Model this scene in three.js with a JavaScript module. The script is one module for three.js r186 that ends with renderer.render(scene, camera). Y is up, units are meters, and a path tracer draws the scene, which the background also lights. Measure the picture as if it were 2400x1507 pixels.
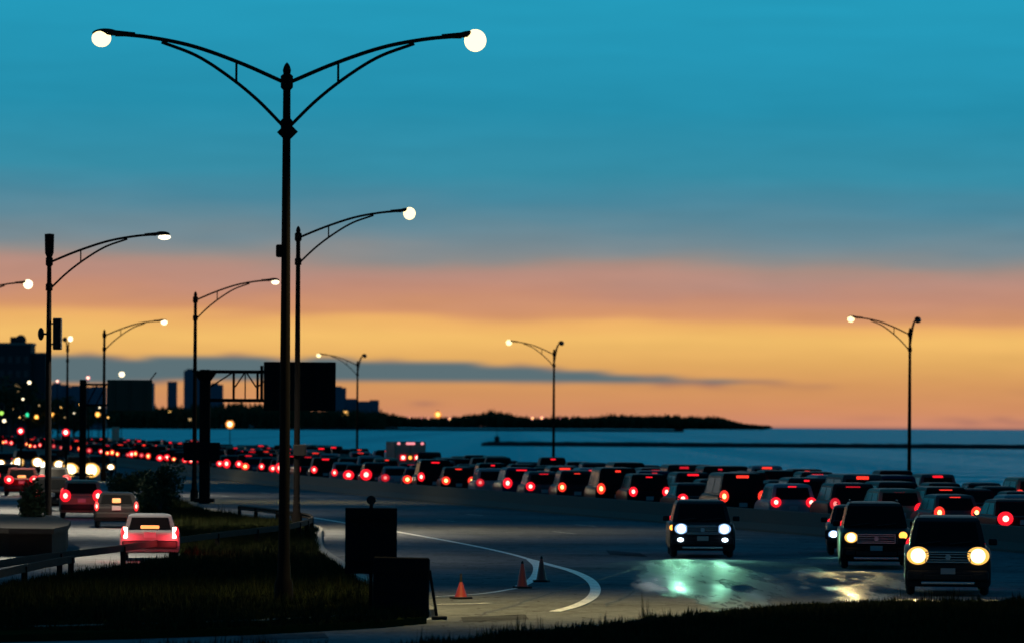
import * as THREE from 'three';
import { mergeGeometries } from 'three/addons/utils/BufferGeometryUtils.js';
import { RoundedBoxGeometry } from 'three/addons/geometries/RoundedBoxGeometry.js';

// ------------------------------------------------------------------ camera, sky, afterglow, exposure
const Q = 1.8, F = 6800 * Q / 1507, EYE = 3.7, LEVEL = 998.7, ROLL = 0.0061;       // stretch of depth for the long lens, focal length in picture heights, eye height, horizon row of a 1507-row frame
const scene = new THREE.Scene();
const camera = new THREE.PerspectiveCamera(2 * Math.atan(0.5 / F) * 180 / Math.PI, 2400 / 1507, 0.5, 90000);
camera.position.set(0, EYE, 0);
camera.rotation.z = ROLL;
camera.setViewOffset(2400, 1507, 0, -(LEVEL - 753.5), 2400, 1507);
camera.focus = 130; camera.userData.fStop = 2.2;
const renderer = new THREE.WebGLRenderer({ antialias: true });
renderer.toneMapping = THREE.LinearToneMapping;
renderer.toneMappingExposure = 1;
renderer.shadowMap.enabled = true;

function rng(seed) { let a = seed >>> 0; return () => { a = (a + 0x6D2B79F5) | 0; let t = Math.imul(a ^ (a >>> 15), 1 | a); t = (t + Math.imul(t ^ (t >>> 7), 61 | t)) ^ t; return ((t ^ (t >>> 14)) >>> 0) / 4294967296; }; }
const lin = (c) => { c /= 255; return c <= 0.04045 ? c / 12.92 : ((c + 0.055) / 1.055) ** 2.4; };
const clamp = (x, a = 0, b = 1) => Math.min(b, Math.max(a, x));
const smooth = (a, b, x) => { const t = clamp((x - a) / (b - a)); return t * t * (3 - 2 * t); };
const mix = (a, b, t) => a + (b - a) * t;
function makeNoise(seed) {
  const r = rng(seed), N = 256, g = new Float32Array(N * N); for (let i = 0; i < g.length; i++) g[i] = r();
  return (x, y) => { const xi = Math.floor(x), yi = Math.floor(y), fx = x - xi, fy = y - yi, u = fx * fx * (3 - 2 * fx), v = fy * fy * (3 - 2 * fy);
    const at = (a, b) => g[((b & 255) << 8) | (a & 255)];
    return mix(mix(at(xi, yi), at(xi + 1, yi), u), mix(at(xi, yi + 1), at(xi + 1, yi + 1), u), v); };
}
const noise = makeNoise(7);
const fbm = (x, y, o = 4) => { let s = 0, a = 0.5, t = 0; for (let i = 0; i < o; i++) { s += a * noise(x, y); t += a; a *= 0.5; x = x * 2.03 + 17.1; y = y * 2.03 + 5.7; } return s / t; };

// the dusk sky: degrees above the horizon -> colour, with a low bank of stratus over the afterglow
const AIR = [[0, 208, 138, 112], [0.35, 209, 141, 98], [0.85, 214, 152, 94], [1.25, 226, 170, 97], [1.75, 243, 190, 106], [2.02, 238, 178, 104], [2.18, 214, 150, 106], [2.6, 196, 141, 118], [2.95, 184, 141, 127], [3.14, 170, 141, 130], [3.32, 142, 140, 139], [3.6, 118, 138, 147], [4.0, 96, 136, 152], [4.45, 74, 135, 157], [5.0, 54, 140, 165], [6.3, 37, 142, 172], [7.6, 36, 150, 182], [8.5, 36, 154, 186], [11, 30, 144, 180], [16, 25, 134, 172], [28, 18, 112, 150], [50, 11, 76, 110], [90, 8, 54, 86]]
  .map(([e, r, g, b]) => [e > 8.5 ? e : e / Q, lin(r), lin(g), lin(b)]);
const EAST = [[0, 46, 74, 96], [3, 44, 76, 102], [8, 26, 76, 108], [16, 16, 76, 110], [28, 11, 68, 102], [50, 8, 54, 86], [90, 7, 46, 76]].map(([e, r, g, b]) => [e, lin(r), lin(g), lin(b)]);
function along(table, e, out) {
  let k = 1; while (k < table.length - 1 && table[k][0] < e) k++;
  const a = table[k - 1], b = table[k], t = clamp((e - a[0]) / (b[0] - a[0]));
  for (let c = 0; c < 3; c++) out[c] = mix(a[c + 1], b[c + 1], t);
  return out;
}
{
  const W = 2048, Hh = 4096, data = new Float32Array(W * Hh * 4), p = [0, 0, 0], q = [0, 0, 0];
  const cloud = [lin(92), lin(112), lin(118)], wisp = [lin(150), lin(104), lin(98)];
  for (let row = 0; row < Hh; row++) {
    const real = (row + 0.5) / Hh * 180 - 90, e = real * Q;
    for (let col = 0; col < W; col++) {
      const turn = (((col + 0.5) / W - 0.25) * 360 + 540) % 360 - 180, az = turn * Q, i = (row * W + col) * 4;
      if (real < -0.3) { data[i] = 0.02; data[i + 1] = 0.06; data[i + 2] = 0.09; data[i + 3] = 1; continue; }
      const ee = real + (1 / Q) * (e < 6 && e > 1.5 ? (fbm(az * 0.35 + 40, e * 2.2, 3) - 0.5) * 0.42 * smooth(1.5, 2.2, e) * smooth(6, 4, e) : 0) + 0.012 * turn * smooth(1.4, 2.4, e) * smooth(60, 20, Math.abs(turn));
      along(AIR, Math.max(0, ee), p); along(EAST, Math.max(0, real), q);
      const w = smooth(150, 60, Math.abs(turn - 3));
      for (let c = 0; c < 3; c++) p[c] = mix(q[c], p[c], w);
      if (e < 14) {                                     // faint streaks in the air
        const s = 1 + (fbm(az * 0.5, e * 5 + 9, 3) - 0.5) * 0.1 + (fbm(az * 3 + 70, e * 9, 3) - 0.5) * 0.06 * smooth(12, 5, e);
        for (let c = 0; c < 3; c++) p[c] *= s;
      }
      if (e < 2.2 && Math.abs(az) < 60) {
        // long stratus bank: ragged top, flat base, thinning to a tail on the right
        const tail = smooth(5.4, -3.4, az), rag = (fbm(az * 2.6 + 3, 1.5, 4) - 0.5) * 0.13 + (fbm(az * 0.7, 8.5, 2) - 0.5) * 0.1;
        const top = 0.93 + 0.38 * tail + rag * (0.5 + tail), bot = 0.86 + 0.04 * smooth(0, 5, az) + (fbm(az * 1.3 + 30, 4.2, 3) - 0.5) * 0.06 - 0.06 * smooth(-5, -10, az);
        let d = smooth(bot - 0.02, bot + 0.02, e) * smooth(top + 0.02, top - 0.02, e) * smooth(5.6, 4.4, az);
        d *= mix(1, smooth(0.25, 0.6, fbm(az * 4, e * 14, 3)), smooth(2.2, 5, az) * 0.75);
        // small scraps near the horizon
        const puff = (a0, e0, sa, se) => Math.exp(-(((az - a0) / sa) ** 2) - (((e - e0) / se) ** 2)) * smooth(0.3, 0.62, fbm(az * 7 + a0, e * 30, 3));
        const sc = clamp(1.3 * (puff(8.8, 0.14, 0.35, 0.06) + puff(9.8, 0.16, 0.4, 0.06) + puff(-1.6, 0.42, 0.3, 0.03) + puff(10.4, 0.72, 0.3, 0.04) + puff(7.3, 0.16, 0.5, 0.03) + puff(6, 0.8, 0.3, 0.03) + 0.8 * puff(3.9, 0.83, 1.3, 0.06)), 0, 0.8);
        const edge = clamp(d * (1 - d) * 3.2);
        for (let c = 0; c < 3; c++) p[c] = mix(mix(mix(p[c], cloud[c], d), wisp[c], edge * 0.55), wisp[c], sc);
      }
      data[i] = p[0]; data[i + 1] = p[1]; data[i + 2] = p[2]; data[i + 3] = 1;
    }
  }
  const sky = new THREE.DataTexture(data, W, Hh, THREE.RGBAFormat, THREE.FloatType);
  sky.mapping = THREE.EquirectangularReflectionMapping; sky.magFilter = sky.minFilter = THREE.LinearFilter; sky.needsUpdate = true;
  scene.background = sky; scene.environment = sky;
}
const sun = new THREE.DirectionalLight(new THREE.Color(1, 0.72, 0.45), 0.05);    // what is left of the sunken sun
sun.position.set(80, 40, -600); sun.target.position.set(0, 0, -120); sun.castShadow = true; sun.shadow.radius = 40;
Object.assign(sun.shadow.camera, { left: -200, right: 200, top: 200, bottom: -200, near: 1, far: 1500 });
scene.add(sun, sun.target);

// ------------------------------------------------------------------ helpers
// surveying: the metre position on the level `y` that lies towards a point of a 2400 x 1507 frame, or at a given distance
function ray(px, py) { const dx = px - 1200, dy = py - LEVEL; return [dx + ROLL * dy, dy - ROLL * dx]; }
function G(px, py, y = 0) { const [dx, dy] = ray(px, py), d = (EYE - y) * 6800 / dy; return new THREE.Vector3(dx * d / 6800, y, -d * Q); }
function at(px, py, d) { const [dx, dy] = ray(px, py); return new THREE.Vector3(dx * d / 6800, EYE - dy * d / 6800, -d * Q); }
const gx = (px, d) => { const dy = EYE * 6800 / d; return (px - 1200 + ROLL * dy) * d / 6800; };    // east of the camera axis, of a foot at distance d
const up = (py, px, d) => at(px, py, d).y;

const taken = {};
function numbered(name) { const k = taken[name] = (taken[name] ?? -1) + 1; return k ? `${name}_${String(k).padStart(3, '0')}` : name; }
function tag(o, label, category, group, kind) {
  o.userData.label = label; o.userData.category = category;
  if (group) o.userData.group = group; if (kind) o.userData.kind = kind;
  return o;
}
function thing(name, label, category, position = [0, 0, 0], turn = 0, group) {
  const o = new THREE.Group(); o.name = numbered(name); o.position.set(...position); o.rotation.y = turn;
  scene.add(o); return tag(o, label, category, group);
}
function join(list) {
  list = list.flat(Infinity).map((g) => { g = g.index ? g.toNonIndexed() : g; for (const k of Object.keys(g.attributes)) if (!['position', 'normal', 'uv'].includes(k)) g.deleteAttribute(k); if (!g.attributes.uv) g.setAttribute('uv', new THREE.BufferAttribute(new Float32Array(g.attributes.position.count * 2), 2)); return g; });
  return list.length === 1 ? list[0] : mergeGeometries(list);
}
function part(name, geometry, material, parent) {
  const m = new THREE.Mesh(Array.isArray(geometry) ? join(geometry) : geometry, material);
  m.name = name; m.castShadow = m.receiveShadow = true; (parent ?? scene).add(m); return m;
}
function single(name, geometry, material, label, category, group, kind) { return tag(part(numbered(name), geometry, material), label, category, group, kind); }
const box = (w, h, d, x = 0, y = 0, z = 0) => new THREE.BoxGeometry(w, h, d).translate(x, y, z);
const rbox = (w, h, d, r, x = 0, y = 0, z = 0) => new RoundedBoxGeometry(w, h, d, 2, r).translate(x, y, z);
const V = (x, y, z) => new THREE.Vector3(x, y, z);
function bar(a, b, r, r2 = r, seg = 8) {
  const d = b.clone().sub(a), g = new THREE.CylinderGeometry(r2, r, d.length(), seg);
  g.applyQuaternion(new THREE.Quaternion().setFromUnitVectors(V(0, 1, 0), d.clone().normalize())); return g.translate((a.x + b.x) / 2, (a.y + b.y) / 2, (a.z + b.z) / 2);
}
const tube = (pts, r, n = 20, seg = 8) => new THREE.TubeGeometry(new THREE.CatmullRomCurve3(pts), n, r, seg);
const lathe = (pts, seg = 20) => new THREE.LatheGeometry(pts.map(([r, y]) => new THREE.Vector2(r, y)), seg);
// a profile [[across, up] ...] swept along a path on the ground
function sweep(path, profile) {
  const pos = [], uv = [], idx = [], n = profile.length; let len = 0;
  path.forEach((p, i) => {
    const a = path[Math.max(0, i - 1)], b = path[Math.min(path.length - 1, i + 1)], t = b.clone().sub(a).setY(0).normalize(), s = V(-t.z, 0, t.x);
    if (i) len += p.distanceTo(path[i - 1]);
    let per = 0;
    profile.forEach(([u, v], k) => { if (k) per += Math.hypot(u - profile[k - 1][0], v - profile[k - 1][1]); pos.push(p.x + s.x * u, p.y + v, p.z + s.z * u); uv.push(len, per); });
  });
  for (let i = 0; i + 1 < path.length; i++) for (let k = 0; k + 1 < n; k++) { const a = i * n + k, b = a + n; idx.push(a, b, a + 1, a + 1, b, b + 1); }
  for (let k = 1; k + 1 < n; k++) { idx.push(0, k, k + 1); const e = (path.length - 1) * n; idx.push(e, e + k + 1, e + k); }
  const g = new THREE.BufferGeometry(); g.setAttribute('position', new THREE.Float32BufferAttribute(pos, 3)); g.setAttribute('uv', new THREE.Float32BufferAttribute(uv, 2)); g.setIndex(idx);
  const f = g.toNonIndexed(); f.computeVertexNormals(); return f;
}
function curve(pts, n = 60) { return new THREE.CatmullRomCurve3(pts, false, 'centripetal').getSpacedPoints(n); }
// flat ground shape from [x, -z] metres; thickness 0 is a sheet
function slab(pts, y, thick = 0) {
  const s = new THREE.Shape(pts.map((p) => new THREE.Vector2(p.x, -p.z)));
  const g = thick ? new THREE.ExtrudeGeometry(s, { depth: thick, bevelEnabled: false }) : new THREE.ShapeGeometry(s);
  return g.rotateX(-Math.PI / 2).translate(0, y - thick, 0);
}

// ------------------------------------------------------------------ textures and materials
function texture(size, metres, fn, srgb) {
  const data = new Uint8Array(size * size * 4);
  for (let y = 0; y < size; y++) for (let x = 0; x < size; x++) { const c = fn(x / size, y / size, x, y), i = (y * size + x) * 4; for (let k = 0; k < 3; k++) data[i + k] = clamp(Math.round((c.length ? c[k] : c) * 255), 0, 255); data[i + 3] = 255; }
  const t = new THREE.DataTexture(data, size, size); t.wrapS = t.wrapT = THREE.RepeatWrapping; t.magFilter = THREE.LinearFilter; t.minFilter = THREE.LinearMipmapLinearFilter; t.generateMipmaps = true;
  t.repeat.set(1 / metres, 1 / metres); if (srgb) t.colorSpace = THREE.SRGBColorSpace; t.needsUpdate = true; return t;
}
// noise that repeats with period 1
function tiled(seed) { const r = rng(seed), cache = {}; return (u, v, cells) => { const g = cache[cells] ??= Float32Array.from({ length: cells * cells }, r); const x = u * cells, y = v * cells, xi = Math.floor(x), yi = Math.floor(y), fx = x - xi, fy = y - yi, a = fx * fx * (3 - 2 * fx), b = fy * fy * (3 - 2 * fy), m = (i, j) => g[((j + cells) % cells) * cells + (i + cells) % cells]; return mix(mix(m(xi, yi), m(xi + 1, yi), a), mix(m(xi, yi + 1), m(xi + 1, yi + 1), a), b); }; }
const tn = tiled(11), tn2 = tiled(23), gr = rng(5);
const layers = (u, v, cs, f = tn) => { let s = 0, a = 1, t = 0; for (const c of cs) { s += a * f(u, v, c); t += a; a *= 0.62; } return s / t; };
const asphaltMap = texture(512, 14, (u, v) => { const a = layers(u, v, [3, 7, 19]), b = layers(u, v, [90, 200], tn2), k = 0.34 + 0.18 * a + 0.13 * (b - 0.5) + 0.05 * (gr() - 0.5); const crack = Math.abs(layers(u, v, [5, 11, 29], tn2) - 0.5) < 0.006 ? 0.75 : 1; return [k * 0.97 * crack, k * crack, k * 1.03 * crack]; }, true);
const asphaltRough = texture(256, 19, (u, v) => 0.42 + 0.34 * layers(u, v, [3, 8, 21]) );
const asphaltBump = texture(512, 3.1, (u, v) => layers(u, v, [40, 110, 250], tn2));
const grassMap = texture(256, 5, (u, v) => { const a = layers(u, v, [4, 13, 40]), b = gr(); return [0.07 + 0.06 * a + 0.03 * b, 0.09 + 0.07 * a + 0.03 * b, 0.05 + 0.03 * a]; }, true);
const concreteMap = texture(256, 2.6, (u, v) => { const a = layers(u, v, [3, 9, 27]), b = layers(u, v, [70, 128], tn2), k = 0.36 + 0.14 * a + 0.1 * (b - 0.5); return [k, k * 0.98, k * 0.93]; }, true);
const paintMap = texture(256, 2.2, (u, v) => { const a = layers(u, v, [9, 31, 90]), k = a < 0.34 ? 0.6 : 0.86 + 0.1 * (a - 0.5); return [k, k, k * 0.97]; }, true);
const waveNormal = (() => {                                    // wind waves, all normals leaned towards the viewer to mirror higher sky
  const N = 512, h = new Float32Array(N * N), h0 = (u, v) => { const c = layers(u, v, [7, 13, 29, 61], tn2); return layers((u + 0.02 * c) % 1, v, [6, 12, 26, 55]); };
  for (let y = 0; y < N; y++) for (let x = 0; x < N; x++) h[y * N + x] = h0(x / N, y / N);
  return texture(N, 60, (u, v, x, y) => { const k = 8, sx = (h[y * N + (x + 1) % N] - h[y * N + (x + N - 1) % N]) * k, sy0 = (h[((y + 1) % N) * N + x] - h[((y + N - 1) % N) * N + x]) * k , sy = sy0 * 0.3 - 0.185 + 0.1 * (tn(u, v, 3) - 0.5), l = Math.hypot(sx, sy, 1); return [0.5 - 0.5 * sx / l, 0.5 - 0.5 * sy / l, 0.5 + 0.5 / l]; });
})();
const steelMap = texture(256, 1.5, (u, v) => { const a = layers(u, v, [4, 15, 50]); const k = 0.12 + 0.06 * a; return [k * 1.03, k, k * 0.98]; }, true);

const matte = (o) => new THREE.MeshPhysicalMaterial({ specularIntensity: 0.25, ...o });
const std = (o) => new THREE.MeshStandardMaterial(o);
const rgb = (r, g, b) => new THREE.Color().setRGB(r, g, b);
const M = {
  asphalt: matte({ specularIntensity: 0, map: asphaltMap, roughnessMap: asphaltRough, roughness: 1, bumpMap: asphaltBump, bumpScale: 0.006 }),
  soil: matte({ specularIntensity: 0, map: grassMap, roughness: 1 }),
  blade: matte({ specularIntensity: 0.05, color: rgb(0.012, 0.017, 0.007), roughness: 0.9, side: THREE.DoubleSide }),
  concrete: std({ map: concreteMap, roughness: 0.85 }),
  dirty: matte({ color: rgb(0.02, 0.019, 0.018), roughness: 0.95 }),
  paint: std({ map: paintMap, roughness: 0.55 }),
  water: new THREE.MeshPhysicalMaterial({ color: rgb(0.01, 0.22, 0.28), roughness: 0.1, ior: 1.33, normalMap: waveNormal, normalScale: new THREE.Vector2(1, 1) }),
  pole: matte({ specularIntensity: 0.04, color: rgb(0.009, 0.008, 0.008), roughness: 0.75 }),
  steel: matte({ map: steelMap, color: rgb(0.8, 0.72, 0.62), specularIntensity: 0.1, roughness: 0.8 }),
  signBack: matte({ specularIntensity: 0.04, color: rgb(0.009, 0.009, 0.01), roughness: 0.8 }),
  brownSign: std({ color: rgb(0.06, 0.042, 0.02), roughness: 0.7 }),
  rock: std({ color: rgb(0.03, 0.03, 0.032), roughness: 0.95 }),
  leaf: matte({ color: rgb(0.035, 0.05, 0.022), roughness: 0.9, side: THREE.DoubleSide }),
  bark: std({ color: rgb(0.05, 0.038, 0.028), roughness: 0.95 }),
  cone: std({ color: rgb(0.36, 0.03, 0.014), roughness: 0.5 }),
  rubber: std({ color: rgb(0.012, 0.012, 0.012), roughness: 0.9 }),
  rim: std({ color: rgb(0.25, 0.25, 0.26), roughness: 0.35, metalness: 0.8 }),
  glass: matte({ specularIntensity: 0.08, color: rgb(0.006, 0.007, 0.008), roughness: 0.2 }),
  plastic: matte({ color: rgb(0.015, 0.015, 0.016), roughness: 0.6 }),
  chrome: std({ color: rgb(0.5, 0.5, 0.5), roughness: 0.2, metalness: 1 }),
  plate: std({ color: rgb(0.25, 0.26, 0.26), roughness: 0.5 }),
  hazyTowerWall: std({ color: rgb(0.10, 0.13, 0.17), roughness: 0.9 }),  // bluish haze of distance put into the wall colour
  blockWall: std({ color: rgb(0.03, 0.032, 0.034), roughness: 0.9 }),
  windowGlass: std({ color: rgb(0.02, 0.025, 0.03), roughness: 0.15 }),
};
const glow = (r, g, b, base = 0.2) => std({ color: rgb(base, base * 0.9, base * 0.8), emissive: rgb(r, g, b), emissiveIntensity: 1, roughness: 0.4 });
const E = {
  lamp: glow(2.3, 1.75, 0.86), lampWhite: glow(2.8, 2.3, 1.45), lampOff: std({ color: rgb(0.1, 0.09, 0.08), roughness: 0.3 }),
  tail: glow(1.5, 0.01, 0.024, 0.1), tailBulb: glow(4, 1.6, 1.2), tailHot: glow(1.5, 0.05, 0.02, 0.1), tailHotBulb: glow(5, 2.6, 0.7), tailDim: glow(0.62, 0.006, 0.014, 0.1), tailDimBulb: glow(1.5, 0.35, 0.3), brakeBar: glow(1.8, 0.55, 0.12),
  headWhite: glow(5, 4.6, 3.6), headCool: glow(3.2, 4.2, 5), headWarm: glow(4.4, 3.2, 1.5), headHaloWarm: glow(1.3, 0.66, 0.12), headHaloCool: glow(0.35, 0.6, 1.0), amber: glow(2.4, 0.95, 0.12), amberRim: glow(1.1, 0.34, 0.03),
  red: glow(1.3, 0.01, 0.03, 0.1), redCore: glow(4, 2.2, 1.8), green: glow(0.05, 1.1, 0.5), lime: glow(0.6, 1.2, 0.15), amberLamp: glow(3.2, 1.7, 0.4), pinkMarker: glow(1.2, 0.35, 0.4), litWindow: glow(0.8, 0.5, 0.2),
};

// ------------------------------------------------------------------ the course of the drive
const median = (d) => d < 200 ? 15.4 - 0.343 * (d - 87) + 0.00062 * (d - 87) * (d - 166) : median(199.999) - 0.252 * (d - 200);
function lane(d, off) { const s = (median(d + 0.5) - median(d - 0.5)) / Q, n = 1 / Math.hypot(1, s); return V(median(d) + off * n, 0, -(d * Q - off * s * n)); }
const heading = (d) => Math.atan((median(d + 0.5) - median(d - 0.5)) / Q);      // of the line away from the camera, right of straight ahead
const strip = (d0, d1, off, n = 60) => Array.from({ length: n + 1 }, (_, i) => lane(mix(d0, d1, i / n), off));

// ------------------------------------------------------------------ the setting
single('lake', new THREE.PlaneGeometry(120000, 60000).rotateX(-Math.PI / 2).translate(0, -2.5, -29000), M.water, 'teal rippled lake reaching to the horizon', 'lake', null, 'structure');
{ // uv of the lake in metres
  const l = scene.getObjectByName('lake').geometry, p = l.attributes.position, u = l.attributes.uv; for (let i = 0; i < p.count; i++) u.setXY(i, p.getX(i), p.getZ(i));
}
const shore = [V(110, 0, 60), V(75, 0, -40), V(48, 0, -110), V(29, 0, -172), V(10, 0, -225), V(-8, 0, -266), V(-30, 0, -322), V(-58, 0, -410), V(-95, 0, -540), V(-150, 0, -720), V(-330, 0, -1000)].map((p) => V(p.x, 0, p.z * Q));
single('land', slab([...curve(shore, 50), V(-1200, 0, -1500 * Q), V(-1200, 0, 90)], -0.06, 4), M.soil, 'dark low ground between the road and the lake', 'ground', null, 'structure');
single('road', slab([...strip(30, 700, 20.6, 70), V(-420, 0, -760 * Q), V(-300, 0, -300 * Q), V(-120, 0, -40 * Q)], 0), M.asphalt, 'wide wet-looking asphalt road sweeping along the lake shore', 'road', null, 'structure');
single('sea_wall', sweep(strip(40, 620, 21.2, 80), [[-0.25, -0.06], [-0.25, 0.5], [0.25, 0.5], [0.25, -0.06]]), M.concrete, 'low dark concrete wall along the lake side of the jammed lanes', 'wall');

// grass island in front, with its kerb; and the verge nearest the viewer
const islandEdge = [[-260, 1500], [0, 1488], [300, 1481], [600, 1471], [900, 1455], [1000, 1446], [930, 1404], [838, 1364], [790, 1330], [745, 1296], [738, 1262], [738, 1244], [700, 1232], [640, 1222], [560, 1212], [480, 1198], [420, 1176], [390, 1150], [352, 1140], [322, 1160], [330, 1205], [390, 1262], [440, 1303], [290, 1330], [120, 1352], [0, 1374], [-260, 1425]].map(([x, y]) => G(x, y, 0.13));
single('grass_island', slab(islandEdge, 0.13, 0.16), M.soil, 'dark grass island holding the double street lamp', 'island', null, 'structure');
single('island_kerb', sweep(curve([[1000, 1446], [930, 1404], [838, 1364], [790, 1330], [745, 1296], [738, 1262], [738, 1244], [700, 1232], [640, 1222], [560, 1212], [480, 1198]].map(([x, y]) => G(x, y, 0)), 60), [[-0.02, -0.02], [-0.02, 0.15], [0.2, 0.15], [0.22, -0.02]]), M.concrete, 'pale concrete kerb round the nose of the grass island', 'kerb', null, 'structure');
single('island_kerb', sweep([[-260, 1500], [0, 1488], [300, 1481], [600, 1471], [900, 1455], [998, 1447]].map(([x, y]) => G(x, y, 0)), [[-0.1, -0.02], [-0.1, 0.145], [0.1, 0.145], [0.12, -0.02]]), M.concrete, 'straight concrete kerb along the near side of the grass island', 'kerb', null, 'structure');
const vergeEdge = curve([[-300, 1600], [300, 1566], [850, 1527], [1250, 1484], [1500, 1457], [1750, 1429], [1950, 1416], [2200, 1412], [2700, 1406]].map(([x, y]) => G(x, y, 0.12)), 40);
single('grass_verge', slab([...vergeEdge, V(40, 0, -40), V(40, 0, -5), V(-40, 0, -5), V(-40, 0, -40)], 0.12, 0.16), M.soil, 'dark grassy bank nearest the viewer', 'verge', null, 'structure');

// grass blades on island and verge
function inside(poly, x, z) { let c = false; for (let i = 0, j = poly.length - 1; i < poly.length; j = i++) { const a = poly[i], b = poly[j]; if ((a.z > z) !== (b.z > z) && x < (b.x - a.x) * (z - a.z) / (b.z - a.z) + a.x) c = !c; } return c; }
function tuft(seed) {
  const r = rng(seed), pos = [], nor = [];
  for (let i = 0; i < 9; i++) {
    const a = r() * 6.283, x = (r() - 0.5) * 0.16, z = (r() - 0.5) * 0.16, h = 0.05 + r() * 0.09, w = 0.006 + r() * 0.006, lx = (r() - 0.5) * 0.1, lz = (r() - 0.5) * 0.1, cx = Math.cos(a) * w, cz = Math.sin(a) * w;
    pos.push(x - cx, 0, z - cz, x + cx, 0, z + cz, x + lx, h, z + lz); for (let k = 0; k < 3; k++) nor.push(-Math.sin(a), 0.3, Math.cos(a));
  }
  const g = new THREE.BufferGeometry(); g.setAttribute('position', new THREE.Float32BufferAttribute(pos, 3)); g.setAttribute('normal', new THREE.Float32BufferAttribute(nor, 3)); return g;
}
function sow(name, label, poly, count, x0, x1, z0, z1, seed) {
  const m = new THREE.InstancedMesh(tuft(seed), M.blade, count), r = rng(seed + 1), o = new THREE.Object3D(), c = new THREE.Color(); let k = 0;
  for (let n = 0; n < count * 12 && k < count; n++) {
    const x = mix(x0, x1, r()), z = mix(z0, z1, r()); if (!inside(poly, x, z)) continue;
    o.position.set(x, poly[0].y - 0.01, z); o.rotation.y = r() * 6.28; const s = 0.7 + r() * 0.9, pat = 0.35 + 1.5 * fbm(x * 0.9 + 50, z * 0.5, 3) ** 1.6; o.scale.set(s, s * pat * (0.5 + r()), s); if (r() < 0.02) o.scale.y *= 2; o.updateMatrix(); m.setMatrixAt(k, o.matrix);
    const q = 0.6 + r() * 0.8; m.setColorAt(k, c.setRGB(q * (0.9 + r() * 0.4), q, q * 0.9)); k++;
  }
  m.count = k; m.name = name; m.castShadow = m.receiveShadow = true; scene.add(m); return tag(m, label, 'grass', null, 'stuff');
}
sow('island_grass', 'dark grass blades covering the lamp island', islandEdge, 32000, -17, -1, -140 * Q, -50 * Q, 31);
sow('verge_grass', 'dark grass blades on the bank nearest the viewer', [...vergeEdge, V(14, 0.12, -46 * Q), V(-6, 0.12, -46 * Q)], 20000, -6, 14, -66 * Q, -44 * Q, 41);

// painted markings of the gore
const line = (name, label, pts, w, y = 0.006, n = 50) => single(name, sweep(curve(pts.map(([a, b]) => G(a, b, y)), n), [[-w / 2, 0], [w / 2, 0]]), M.paint, label, 'marking', null, 'structure');
line('edge_line', 'long white painted line sweeping from the rail nose to the gore', [[735, 1213], [930, 1246], [1100, 1277], [1200, 1299], [1245, 1312]], 0.17);
line('edge_line', 'short white painted curve passing between the two taller cones', [[1243, 1311.5], [1257, 1324], [1259, 1338], [1250, 1355], [1232, 1368], [1210, 1376]], 0.22, 0.011);
line('edge_line', 'thick white painted hairpin curve right of the cones', [[1246, 1312.5], [1290, 1324], [1340, 1338], [1380, 1357], [1396, 1380], [1384, 1402], [1345, 1421], [1300, 1433]], 0.24, 0.016, 80);
line('worn_stripe', 'worn pale stripe on the pavement beside the small cone', [[1022, 1416], [1090, 1415], [1150, 1413]], 0.16, 0.006, 20);
line('worn_stripe', 'short worn pale stripe by the foot of the barricade', [[1010, 1450], [960, 1455], [930, 1458]], 0.14, 0.006, 20);
line('worn_stripe', 'faint worn stripe leading to the tall front cone', [[1020, 1398], [1120, 1392], [1215, 1378]], 0.12, 0.006, 20);

// puddled wet film on the asphalt before the oncoming cars
const wetMap = texture(256, 4, (u, v) => 0.2 + 0.4 * smooth(0.35, 0.65, layers(u, v, [5, 13, 31, 80], tn2)));
function wet(label, px, py, w, l, seed) {                     // a film with ragged, drying edges
  const c = G(px, py), edge = texture(256, 1, (u, v) => { const q = 1 - Math.hypot((u - 0.5) * 2, (v - 0.5) * 2), n = layers(u, v, [5, 11, 23, 47, 90], seed % 2 ? tn : tn2); return smooth(0.3, 0.62, n * 1.7 - 0.55 + Math.min(q * 0.5, 0.25)) * smooth(0.02, 0.3, q); });
  edge.wrapS = edge.wrapT = THREE.ClampToEdgeWrapping;
  const g = new THREE.PlaneGeometry(w, l * Q).rotateX(-Math.PI / 2).translate(c.x, 0.004, c.z);
  single('wet_patch', g, matte({ map: asphaltMap.clone(), specularIntensity: 0.07, roughnessMap: wetMap, roughness: 1, alphaMap: edge, transparent: true, opacity: 0.8 }), label, 'wet patch', null, 'structure');
}
wet('shiny wet patch of road before the bluish headlights', 1655, 1360, 4.2, 28, 3);
wet('shiny wet patch of road before the yellow headlights', 2020, 1375, 3.6, 22, 8);

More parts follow.
